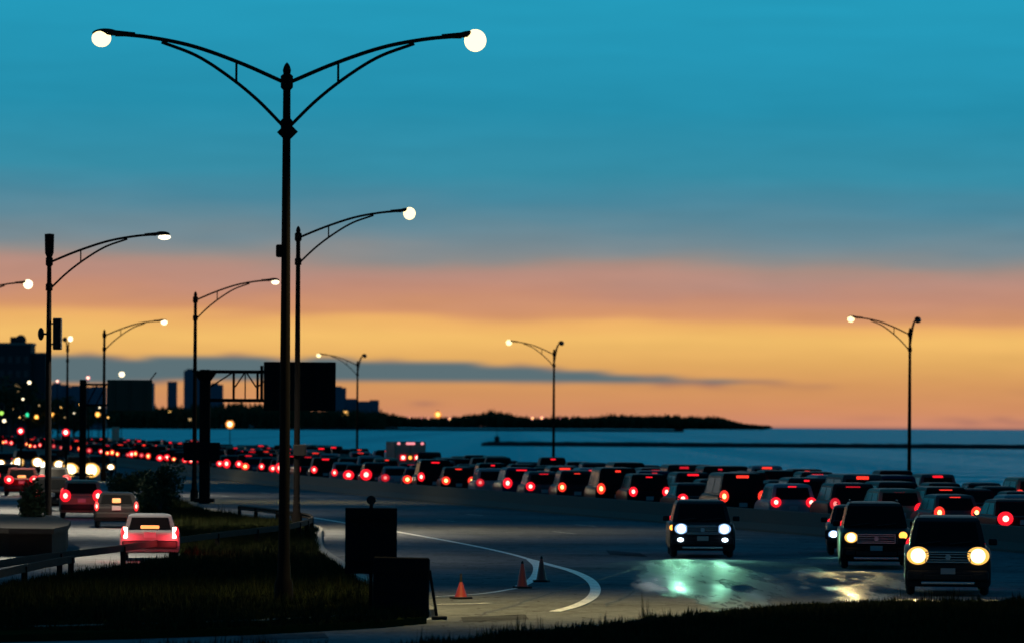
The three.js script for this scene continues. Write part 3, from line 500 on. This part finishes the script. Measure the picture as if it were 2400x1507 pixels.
function signal(label, px, py, d, k) {
  const p = at(px, py, d), o = thing('traffic_signal', label, 'traffic light', [p.x, 0, p.z], 0, 'traffic signals'), h = p.y, r = 0.17;
  part('post', bar(V(0, 0, -0.2), V(0, h - 0.3, -0.2), 0.08), M.pole, o);
  part('housing', rbox(0.5, 1.4, 0.3, 0.06, 0, h - 0.45 + (k === 2 ? 0.9 : 0), -0.1), M.plastic, o);
  const y0 = k === 2 ? h + 0.9 : h;
  for (let i = 0; i < 3; i++) { const lit = i === k, y = y0 - i * 0.45; const l = part(lit ? 'signal_light' : 'dark_lens', new THREE.SphereGeometry(lit ? r * 1.35 : r, 14, 10).scale(1, 1, 0.5).translate(0, y, 0.08), lit ? (k ? (px < 20 ? E.lime : E.green) : E.red) : M.plastic, o); if (lit && !k) part('signal_bulb', new THREE.SphereGeometry(r * 0.75, 12, 8).scale(1, 1, 0.5).translate(0, y, 0.16), E.redCore, l); }
}
signal('red traffic signal at far left above the traffic', 47, 1010, 190, 0);
signal('red traffic signal right of the capped lamp pole', 153, 1013, 175, 0);
signal('green traffic signal behind the red one', 63, 972, 330, 2);
signal('yellow-green signal at the left edge', 2, 968, 330, 2);
{ const d = 210, x = gx(269, d), o = thing('road_sign', 'small pale tan sign on a post by the far jam', 'sign', [x, 0, -d * Q]), y0 = up(1032, 269, d), y1 = up(1000, 269, d); part('post', bar(V(0, 0, 0), V(0, y0 + 0.1, 0), 0.05), M.pole, o); part('panel', rbox(0.55, y1 - y0, 0.05, 0.02, 0, (y0 + y1) / 2, 0.06), std({ color: rgb(0.5, 0.38, 0.26), roughness: 0.7 }), o); }
{ const d = 118, x = gx(1852, d), o = thing('dark_sign', 'small dark square sign above the jammed cars', 'sign', [lane(d, 18.5).x + 0, 0, lane(d, 18.5).z]); const p = at(1852, 1125, 150); o.position.set(p.x, 0, p.z); part('post', bar(V(0, 0, 0), V(0, p.y, 0), 0.05), M.pole, o); part('panel', rbox(0.5, 0.62, 0.06, 0.02, 0, p.y, 0.07), M.signBack, o); }

// ------------------------------------------------------------------ vehicles
const SPECS = {  // most tail lenses enlarged past real size to hold their red glow
  sedan: { L: 4.7, W: 1.82, top: 1.45, belt: 0.92, hood: 1.3, deck: 0.75, rake: 0.62, back: 0.55, hoodDrop: 0.16, deckDrop: 0.0, tail: [0.48, 0.42, 0.84], cls: 'sedan' },
  hatch: { L: 4.1, W: 1.74, top: 1.5, belt: 0.95, hood: 1.0, deck: 0.12, rake: 0.6, back: 0.4, hoodDrop: 0.18, deckDrop: 0.05, tail: [0.42, 0.48, 0.9], cls: 'hatchback' },
  suv: { L: 4.7, W: 1.9, top: 1.74, belt: 1.08, hood: 1.15, deck: 0.1, rake: 0.52, back: 0.22, hoodDrop: 0.12, deckDrop: 0.03, tail: [0.44, 0.5, 1.0], cls: 'suv' },
  crossover: { L: 4.5, W: 1.86, top: 1.62, belt: 1.0, hood: 1.1, deck: 0.12, rake: 0.6, back: 0.32, hoodDrop: 0.16, deckDrop: 0.03, tail: [0.48, 0.46, 0.94], cls: 'crossover' },
  van: { L: 5.2, W: 1.98, top: 1.95, belt: 1.12, hood: 0.85, deck: 0.06, rake: 0.55, back: 0.14, hoodDrop: 0.14, deckDrop: 0.0, tail: [0.42, 0.54, 1.05], cls: 'minivan' },
  pickup: { L: 5.5, W: 1.95, top: 1.82, belt: 1.12, hood: 1.3, deck: 1.75, rake: 0.5, back: 0.15, hoodDrop: 0.08, deckDrop: 0.0, tail: [0.42, 0.5, 0.95], cls: 'pickup' },
  small: { L: 3.9, W: 1.62, top: 1.27, belt: 0.84, hood: 0.95, deck: 0.3, rake: 0.6, back: 0.4, hoodDrop: 0.16, deckDrop: 0.02, tail: [0.16, 0.34, 0.78], cls: 'small car' },
};
function bodyGeometry(s) {
  const b = 0.09, l = s.L / 2 - b, y0 = 0.3, wr = 0.36, zf = s.L / 2 - 0.88, zr = -s.L / 2 + 0.92, sh = new THREE.Shape();
  const dB = s.belt - b;
  sh.moveTo(-l + 0.06, y0 + 0.06); sh.lineTo(-l, 0.45); sh.lineTo(-l + 0.02, dB - s.deckDrop - 0.05); sh.quadraticCurveTo(-l + 0.03, dB - s.deckDrop, -l + 0.12, dB - s.deckDrop);
  sh.lineTo(-s.L / 2 + s.deck + 0.1, dB); sh.lineTo(s.L / 2 - s.hood, dB); sh.quadraticCurveTo(l - 0.25, dB - s.hoodDrop * 0.5, l - 0.08, dB - s.hoodDrop - 0.04); sh.quadraticCurveTo(l, dB - s.hoodDrop - 0.1, l, 0.55); sh.lineTo(l - 0.05, y0);
  sh.lineTo(zf + wr + 0.03, y0); sh.absarc(zf, y0 + 0.02, wr, 0, Math.PI, false); sh.lineTo(zr + wr + 0.03, y0); sh.absarc(zr, y0 + 0.02, wr, 0, Math.PI, false); sh.closePath();
  const g = new THREE.ExtrudeGeometry(sh, { depth: s.W - 2 * b, bevelEnabled: true, bevelThickness: b, bevelSize: b, bevelSegments: 3, curveSegments: 8 });
  return g.translate(0, 0, -(s.W / 2 - b)).rotateY(-Math.PI / 2);               // profile x runs to the front (+z), extrusion across
}
function cabin(s) {                                                              // frustum with a rounded roof
  const z0 = -s.L / 2 + s.deck + 0.06, z1 = s.L / 2 - s.hood + 0.08, a = s.belt - 0.03, t = s.top, wb = s.W / 2 - 0.1, wt = s.W / 2 - 0.25;
  const rings = [[a, z0, z1, wb], [mix(a, t, 0.86), z0 + s.back * 0.86, z1 - s.rake * 0.9, mix(wb, wt, 0.86)], [t - 0.03, z0 + s.back + 0.05, z1 - s.rake - 0.08, wt - 0.03], [t, z0 + s.back + 0.25, z1 - s.rake - 0.35, wt - 0.18]];
  const pos = [], quad = (p, q, r, u) => pos.push(...p, ...q, ...r, ...p, ...r, ...u), C = ([y, za, zb, w]) => [[-w, y, za], [w, y, za], [w, y, zb], [-w, y, zb]];
  for (let i = 0; i < 3; i++) { const A = C(rings[i]), B = C(rings[i + 1]); for (let k = 0; k < 4; k++) { const n = (k + 1) % 4; quad(A[n], A[k], B[k], B[n]); } }
  const T = C(rings[3]); quad(T[3], T[2], T[1], T[0]);
  const g = new THREE.BufferGeometry(); g.setAttribute('position', new THREE.Float32BufferAttribute(pos, 3)); g.computeVertexNormals();
  // glass lies a little proud of the frustum's lower faces
  const [A, B] = [C(rings[0]), C(rings[1])], pane = (k, i0, i1, j0, j1, out) => {
    const n = (k + 1) % 4, P = (u, v) => V(...A[k]).lerp(V(...A[n]), u).lerp(V(...B[k]).lerp(V(...B[n]), u), v), c = [P(i0, j0), P(i1, j0), P(i1, j1), P(i0, j1)], nn = c[1].clone().sub(c[0]).cross(c[3].clone().sub(c[0])).normalize();
    const mid = c[0].clone().add(c[2]).multiplyScalar(0.5); if (nn.dot(V(mid.x, 0, mid.z - (z0 + z1) / 2)) < 0) nn.negate();
    const o = c.map((p) => p.clone().addScaledVector(nn, 0.012)), i = c.map((p) => p.clone().addScaledVector(nn, -0.01)), ps = [], q = (p, r, s2, t2) => { for (const v of [p, r, s2, p, s2, t2]) ps.push(v.x, v.y, v.z); };
    q(...o); for (let e = 0; e < 4; e++) q(i[e], i[(e + 1) % 4], o[(e + 1) % 4], o[e]);
    const h = new THREE.BufferGeometry(); h.setAttribute('position', new THREE.Float32BufferAttribute(ps, 3)); h.computeVertexNormals(); return h;
  };
  return { shell: g, rear: pane(0, 0.09, 0.91, 0.12, 0.9), front: pane(2, 0.07, 0.93, 0.08, 0.94), sides: [pane(1, 0.08, 0.46, 0.12, 0.88), pane(1, 0.5, 0.9, 0.12, 0.88), pane(3, 0.1, 0.5, 0.12, 0.88), pane(3, 0.54, 0.92, 0.12, 0.88)] };
}
const tyreG = new THREE.TorusGeometry(0.235, 0.09, 10, 22).rotateY(Math.PI / 2).scale(1.15, 1, 1), rimG = join([new THREE.CylinderGeometry(0.2, 0.2, 0.13, 16).rotateZ(Math.PI / 2)]);
const paints = {};
const paintOf = (name, r, g, b, m = 0.3) => (paints[name] = new THREE.MeshPhysicalMaterial({ color: rgb(r, g, b), roughness: 0.45, metalness: m * 0.5, specularIntensity: 0.06 }));
paintOf('black', 0.008, 0.008, 0.009); paintOf('dark grey', 0.02, 0.02, 0.022); paintOf('silver', 0.2, 0.2, 0.21, 0.2); paintOf('white', 0.5, 0.5, 0.48, 0); paintOf('dark blue', 0.012, 0.02, 0.05); paintOf('dark red', 0.09, 0.008, 0.01); paintOf('beige', 0.2, 0.17, 0.12, 0); paintOf('grey', 0.06, 0.06, 0.062, 0.2);

const geoCache = {};
function car(kind, o) {
  const s = SPECS[kind], geo = geoCache[kind] ??= { body: bodyGeometry(s), cab: cabin(s), tail: new THREE.SphereGeometry(1, 16, 10).scale(s.tail[0] / 2, s.tail[1] / 2, 0.06), bulb: new THREE.SphereGeometry(1, 10, 8).scale(s.tail[0] * 0.22, s.tail[1] * 0.22, 0.03) };
  const body = part('body', geo.body, o.paint, o.root); part('roof', geo.cab.shell, o.paint, o.root);
  part('rear_window', geo.cab.rear, M.glass, o.root); part('windscreen', geo.cab.front, M.glass, o.root);
  if (o.full || o.sides) for (const g of geo.cab.sides) part('side_window', g, M.glass, o.root);
  for (const [x, z] of [[1, 1], [-1, 1], [1, -1], [-1, -1]]) { const w = part('wheel', tyreG, M.rubber, o.root); w.position.set(x * (s.W / 2 - 0.13), 0.325, z > 0 ? s.L / 2 - 0.88 : -s.L / 2 + 0.92); if (o.full) part('rim', rimG, M.rim, w); }
  const zr = -s.L / 2 - 0.01, zf = s.L / 2 + 0.005;
  for (const x of [-1, 1]) {
    const t = part('taillight', geo.tail, o.dim ? E.tailDim : o.hot ? E.tailHot : E.tail, o.root); t.scale.setScalar(o.big ?? 1); t.position.set(x * (s.W / 2 - s.tail[0] / 2 - 0.03), s.tail[2], zr + 0.01); if (!o.plainTail) { const b = part('bulb', geo.bulb, o.dim ? E.tailDimBulb : o.hot ? E.tailHotBulb : E.tailBulb, t); b.position.z = -0.045; }
  }
  if (o.brake) part('brake_light', rbox(o.bar?.[0] ?? 0.4, o.bar?.[1] ?? 0.12, 0.06, 0.02, 0, s.top - 0.16, -s.L / 2 + s.deck + 0.06 + s.back * 0.9), o.hot ? E.tailHot : o.dim ? E.tailDim : E.tail, o.root);
  part('licence_plate', rbox(0.32, 0.16, 0.03, 0.01, 0, 0.72, zr), M.plate, o.root);
  if (o.full || o.sides) part('rear_bumper', rbox(s.W - 0.12, 0.22, 0.14, 0.06, 0, 0.46, zr + 0.03), M.plastic, o.root);
  if (o.front) {
    const hy = o.headY ?? s.belt - s.hoodDrop - 0.12, hx = o.headX ?? s.W / 2 - 0.26;
    const gy = hy - 0.03, g = part('grille', rbox(hx * 2 - 0.34, 0.2, 0.06, 0.03, 0, gy, zf - 0.01), M.plastic, o.root);
    for (let i = 0; i < 3; i++) part('grille_bar', box(hx * 2 - 0.4, 0.018, 0.03, 0, gy - 0.06 + i * 0.06, zf + 0.03), M.chrome, g);
    part('front_bumper', [rbox(s.W - 0.1, 0.24, 0.16, 0.07, 0, 0.46, zf - 0.02)], o.paint, o.root);
    part('air_intake', rbox(s.W * 0.56, 0.11, 0.05, 0.02, 0, 0.42, zf + 0.06), M.plastic, o.root);
    part('skid_strip', rbox(s.W * 0.62, 0.07, 0.05, 0.02, 0, 0.3, zf + 0.02), M.chrome, o.root);
    part('grille_frame', [box(hx * 2 - 0.34, 0.025, 0.03, 0, gy + 0.11, zf + 0.025), box(hx * 2 - 0.34, 0.025, 0.03, 0, gy - 0.11, zf + 0.025), box(0.025, 0.24, 0.03, hx - 0.17, gy, zf + 0.025), box(0.025, 0.24, 0.03, -hx + 0.17, gy, zf + 0.025)], M.chrome, o.root);
    part('emblem', new THREE.CylinderGeometry(0.06, 0.06, 0.02, 16).rotateX(Math.PI / 2).translate(0, gy, zf + 0.05), M.chrome, o.root);
    for (const x of [-1, 1]) { part('lamp_housing', rbox(0.5, 0.26, 0.1, 0.045, x * hx, hy, zf - 0.05), M.plastic, o.root); part('fog_recess', rbox(0.24, 0.13, 0.04, 0.018, x * (hx + 0.02), 0.44, zf + 0.05), M.plastic, o.root);
      part('wiper', bar(V(x * 0.35 - 0.3, s.belt + 0.05, s.L / 2 - s.hood + 0.06), V(x * 0.35 + 0.2, s.belt + 0.11, s.L / 2 - s.hood + 0.03), 0.012), M.rubber, o.root);
      part('roof_rail', bar(V(x * (s.W / 2 - 0.32), s.top + 0.03, -s.L / 2 + s.deck + s.back + 0.4), V(x * (s.W / 2 - 0.32), s.top + 0.03, s.L / 2 - s.hood - s.rake - 0.45), 0.022), M.plastic, o.root); }
    part('front_plate', rbox(0.32, 0.13, 0.02, 0.005, 0, 0.56, zf + 0.075), M.plate, o.root);
    for (const x of [-1, 1]) {
      const m = part('mirror', rbox(0.2, 0.15, 0.1, 0.04, x * (s.W / 2 + 0.07), s.belt + 0.1, s.L / 2 - s.hood - 0.35), o.paint, o.root); m.name = 'mirror';
      const lit = o.heads?.[x < 0 ? 0 : 1]; if (!lit) continue;
      const r = lit.r ?? 0.15, h = part('headlight', new THREE.SphereGeometry(1, 20, 12).scale(r * 1.25, r, 0.06).translate(x * hx, hy, zf), lit.rim, o.root);  // glowing outer disc stands in for the halo around the bulb
      part('headlight_bulb', new THREE.SphereGeometry(1, 16, 10).scale(r * 0.86, r * 0.8, 0.05).translate(x * hx, hy, zf + 0.03), lit.core, h);
      if (lit.power) { const L = new THREE.SpotLight(lit.color, lit.power, 0, 0.4, 0.9); L.name = 'headlight_beam'; L.castShadow = true; L.shadow.radius = 4; L.position.set(x * hx, hy, zf + 0.12); L.target.position.set(x * hx * 1.05, hy - 1.5, zf + 10); h.add(L, L.target); }
    }
  }
  return body;
}
function vehicle(kind, label, x, d, turn, o, group) {
  const root = thing(SPECS[kind].cls.replace(/ /g, '_'), label, SPECS[kind].cls.split(' ').slice(-1)[0] === 'car' ? 'car' : 'car', [x, 0, -d], turn, group);
  car(kind, { ...o, root }); return root;
}
const away = (a) => Math.PI - a, toward = (a) => a;     // both: right of straight along the view, in radians

// three oncoming cars on the right, and one half hidden
const cool = { core: E.headCool, rim: E.headHaloCool, color: rgb(0.35, 1, 0.62), power: 110, r: 0.15 }, warm = { core: E.headWarm, rim: E.headHaloWarm, color: rgb(1, 0.75, 0.3), power: 70, r: 0.2 };
{
  const p = G(1648, 1308), c = vehicle('crossover', 'oncoming dark crossover with bluish-white headlights on the wet road', p.x, -p.z + 2.2, toward(-0.005), { paint: paints['dark grey'], full: true, front: true, headX: 0.61, headY: 0.83, heads: [cool, cool] }, 'oncoming cars');
  for (const x of [-1, 1]) part('fog_light', new THREE.SphereGeometry(1, 12, 8).scale(0.09, 0.06, 0.03).translate(x * 0.63, 0.52, 2.34), E.headCool, c);
  part('indicator_light', new THREE.SphereGeometry(1, 12, 8).scale(0.08, 0.08, 0.06).translate(-0.86, 0.86, 2.12), E.amber, c);
}
{
  const p = G(2064, 1335), w2 = { ...warm, r: 0.14, power: 110 }; const c = vehicle('suv', 'oncoming dark utility car half hidden behind the nearest one', p.x, -p.z + 2.3, toward(-0.045), { paint: paints.black, full: true, front: true, headX: 0.66, headY: 0.84, heads: [w2, null] }, 'oncoming cars');
  part('indicator_light', new THREE.SphereGeometry(1, 12, 8).scale(0.11, 0.1, 0.06).translate(0.7, 0.9, 2.36), E.amber, c);
}
{
  const p = G(2240, 1398); vehicle('suv', 'nearest oncoming car with round glaring warm headlights', p.x, -p.z + 2.3, toward(-0.07), { paint: paints['dark grey'], full: true, front: true, headX: 0.66, headY: 0.9, heads: [warm, warm] }, 'oncoming cars');
}
{
  const p = G(2022, 1303), k = { ...cool, r: 0.12, power: 25 }; vehicle('sedan', 'oncoming sedan mostly hidden, one greenish-white headlight showing', p.x, -p.z + 2.3, toward(-0.05), { paint: paints['dark grey'], full: true, front: true, headX: 0.72, headY: 0.62, heads: [k, k] }, 'oncoming cars');
}
// the ramp on the left, cars driving away
function redGlow(o, x, y, z, power) { const L = new THREE.PointLight(rgb(1, 0.05, 0.06), power); L.name = 'taillight_glow'; L.castShadow = true; L.shadow.radius = 6; L.position.set(x, y, z); o.add(L); }
const ramp = 'cars driving away on the ramp';
{
  const p = G(338, 1316), c = vehicle('small', 'pale small car braking behind the guardrail, tall glowing taillights', p.x, -p.z + 1.9, away(-0.07), { paint: paints.silver, full: true, plainTail: true }, ramp);
  for (const x of [-1, 1]) { part('taillight_core', rbox(0.11, 0.3, 0.04, 0.019, x * 0.66, 0.78, -1.985), glow(5, 3.6, 2.6), c); redGlow(c, x * 0.6, 0.6, -2.3, 3.4); }
  part('brake_light', rbox(0.5, 0.09, 0.05, 0.024, 0, 0.93, -1.95), E.brakeBar, c);
}
{ const p = G(262, 1238), c = vehicle('small', 'dark small car with three bright brake lights on the ramp', p.x, -p.z + 1.9, away(-0.073), { paint: paints['dark grey'], full: true }, ramp); part('brake_light', rbox(0.3, 0.16, 0.06, 0.029, 0, 0.98, -1.72), E.brakeBar, c); redGlow(c, 0, 0.6, -2.6, 1); }
{ const p = G(180, 1216), c = vehicle('hatch', 'boxy beige hatchback with upright taillights on the ramp', p.x, -p.z + 2, away(-0.08), { paint: paints.beige, full: true, sides: true }, ramp); redGlow(c, 0, 0.6, -2.7, 0.8); }
{ const p = G(140, 1200); vehicle('sedan', 'dark sedan half hidden left of the beige hatchback', p.x - 0.6, -p.z + 2.5, away(-0.08), { paint: paints.black, full: true }, ramp); }
{ const p = G(40, 1163), c = vehicle('sedan', 'sedan with a row of orange brake lights at the far left', p.x, -p.z + 2.3, away(-0.083), { paint: paints['dark red'], full: true, brake: true }, ramp); part('brake_light', rbox(0.42, 0.12, 0.06, 0.029, 0, 1.0, -2.3), E.brakeBar, c); redGlow(c, 0, 0.6, -3, 1.5); }
{ const p = G(116, 1160); vehicle('sedan', 'grey sedan braking behind the capped lamp pole', p.x, -p.z + 2.3, away(-0.083), { paint: paints.grey, full: true, brake: true }, ramp); }

{ const p = G(6, 1150); vehicle('sedan', 'dark sedan braking at the left edge beside the orange-lit one', p.x, -p.z + 2.3, away(-0.083), { paint: paints['dark grey'], brake: true, big: 1.2 }, ramp); }
// oncoming headlights at the far left, discs enlarged to hold their glare
[[174, 1128, 'crossover', 0.46, 'oncoming car with the biggest glaring headlights at far left'], [104, 1110, 'sedan', 0.34, 'oncoming car with one tall glare beside the lamp pole'], [52, 1110, 'suv', 0.34, 'oncoming car with two white headlights near the left edge'], [224, 1116, 'sedan', 0.22, 'oncoming car with small white headlights by the far jam'], [8, 1106, 'sedan', 0.3, 'oncoming car with white headlights cut by the left edge'], [132, 1100, 'crossover', 0.32, 'oncoming car behind the biggest glare, partly covered']].forEach(([px, py, kind, r, label], i) => {
  const p = G(px, py), h = { core: i % 5 ? E.headWhite : E.headWarm, rim: E.headHaloWarm, color: rgb(1, 0.86, 0.6), power: i ? 60 : 160, r };
  vehicle(kind, label, p.x, -p.z + 2.2, toward(0.16), { paint: paints['dark grey'], front: true, heads: [h, h] }, 'glaring oncoming cars at far left');
});

// the jam: five lanes beyond the barrier
{
  const r = rng(2024), kinds = ['sedan', 'sedan', 'suv', 'crossover', 'hatch', 'van', 'sedan', 'suv', 'pickup', 'crossover'], shades = ['black', 'black', 'black', 'dark grey', 'dark grey', 'grey', 'black', 'dark blue', 'dark red', 'black', 'dark grey', 'beige', 'silver'];
  const ord = ['first', 'second', 'third', 'fourth', 'fifth', 'sixth', 'seventh', 'eighth', 'ninth', 'tenth', 'eleventh', 'twelfth', 'thirteenth', 'fourteenth', 'fifteenth', 'sixteenth', 'seventeenth', 'eighteenth', 'nineteenth'];
  const tens = ['twentieth', 'thirtieth', 'fortieth', 'fiftieth'], tens2 = ['twenty', 'thirty', 'forty', 'fifty'];
  const nth = (n) => n <= 19 ? ord[n - 1] : n % 10 ? `${tens2[Math.floor(n / 10) - 2]}-${ord[n % 10 - 1]}` : tens[n / 10 - 2];
  const laneName = ['the lane along the barrier', 'the second lane from the barrier', 'the third lane from the barrier', 'the fourth lane from the barrier', 'the lakeside lane'];
  for (let k = 0; k < 5; k++) {
    let d = 78 + k * 2 + r() * 4, n = 0;
    while (d < 430) {
      const kind = kinds[Math.floor(r() * kinds.length)], s = SPECS[kind], shade = shades[Math.floor(r() * shades.length)], p = lane(d, 3.3 + 3.55 * k + (r() - 0.5) * 0.5), dd = -p.z, px = 1200 + 6800 * Q * p.x / dd, jit = (r() - 0.5) * 0.05, brake = r() < 0.72, dim = r() < 0.22, hot = r() < 0.3, big = 0.8 + r() * r() * 0.75;
      const gap = s.L + (d > 280 ? 4.5 : d > 170 ? 2.4 : 1.3) + r() * (d > 280 ? 5 : 2.6); d += gap / Q;
      const van = k === 2 && px > 880 && px < 990; if (px > 2480 || px < -70 || van) continue;
      n++;
      const root = thing(s.cls.replace(/ /g, '_'), `${shade} ${s.cls} with red taillights, ${nth(n)} from right in ${laneName[k]}`, 'car', [p.x, 0, p.z], away(heading(dd / Q) + 0.1 + jit), 'cars queueing in the jam beyond the barrier');
      car(kind, { root, paint: paints[shade], brake, dim, hot, big, bar: [0.16 + r() * 0.4, 0.06 + r() * 0.12], sides: dd < 170 * Q });
    }
  }
}
// the box van in the jam
{
  const d = 196, p = V(gx(952, d), 0, -d * Q), o = thing('box_van', 'tall beige-backed box van with pink marker lights in the jam', 'van', [p.x, 0, p.z], away(heading(d) - 0.02), 'cars queueing in the jam beyond the barrier'), skin = std({ color: rgb(0.3, 0.26, 0.18), roughness: 0.6 });
  part('cargo_box', rbox(2.1, 2.0, 4.4, 0.06, 0, 1.62, 0.4), std({ color: rgb(0.05, 0.045, 0.04), roughness: 0.7 }), o);
  part('rear_door', rbox(2.0, 1.85, 0.08, 0.03, 0, 1.62, -1.83), skin, o); part('door_seam', box(0.03, 1.8, 0.03, 0, 1.62, -1.88), M.plastic, o);
  part('cab', [rbox(1.95, 1.5, 1.7, 0.2, 0, 1.2, 3.3)], paints.white, o); part('windscreen', rbox(1.7, 0.6, 0.05, 0.02, 0, 1.62, 4.16), M.glass, o);
  part('rear_bumper', rbox(2.0, 0.16, 0.16, 0.04, 0, 0.5, -1.9), M.plastic, o);
  for (const [x, z] of [[-0.85, 3.2], [0.85, 3.2], [-0.85, -0.9], [0.85, -0.9]]) { const w = part('wheel', tyreG, M.rubber, o); w.position.set(x, 0.33, z); }
  for (const [x, w] of [[-0.8, 0.2], [0, 0.6], [0.8, 0.2]]) part('marker_light', rbox(w, 0.16, 0.06, 0.028, x, 2.5, -1.9), E.pinkMarker, o);
  for (const x of [-0.45, 0.5]) { const t = part('taillight', rbox(0.38, 0.36, 0.07, 0.034, x, 1.55, -1.9), E.tail, o); part('bulb', new THREE.SphereGeometry(1, 10, 8).scale(0.12, 0.12, 0.03).translate(x, 1.55, -1.94), E.tailBulb, t); }
  part('amber_light', rbox(0.2, 0.2, 0.06, 0.028, 0.02, 1.55, -1.9), E.amber, o);
}

renderer.render(scene, camera);
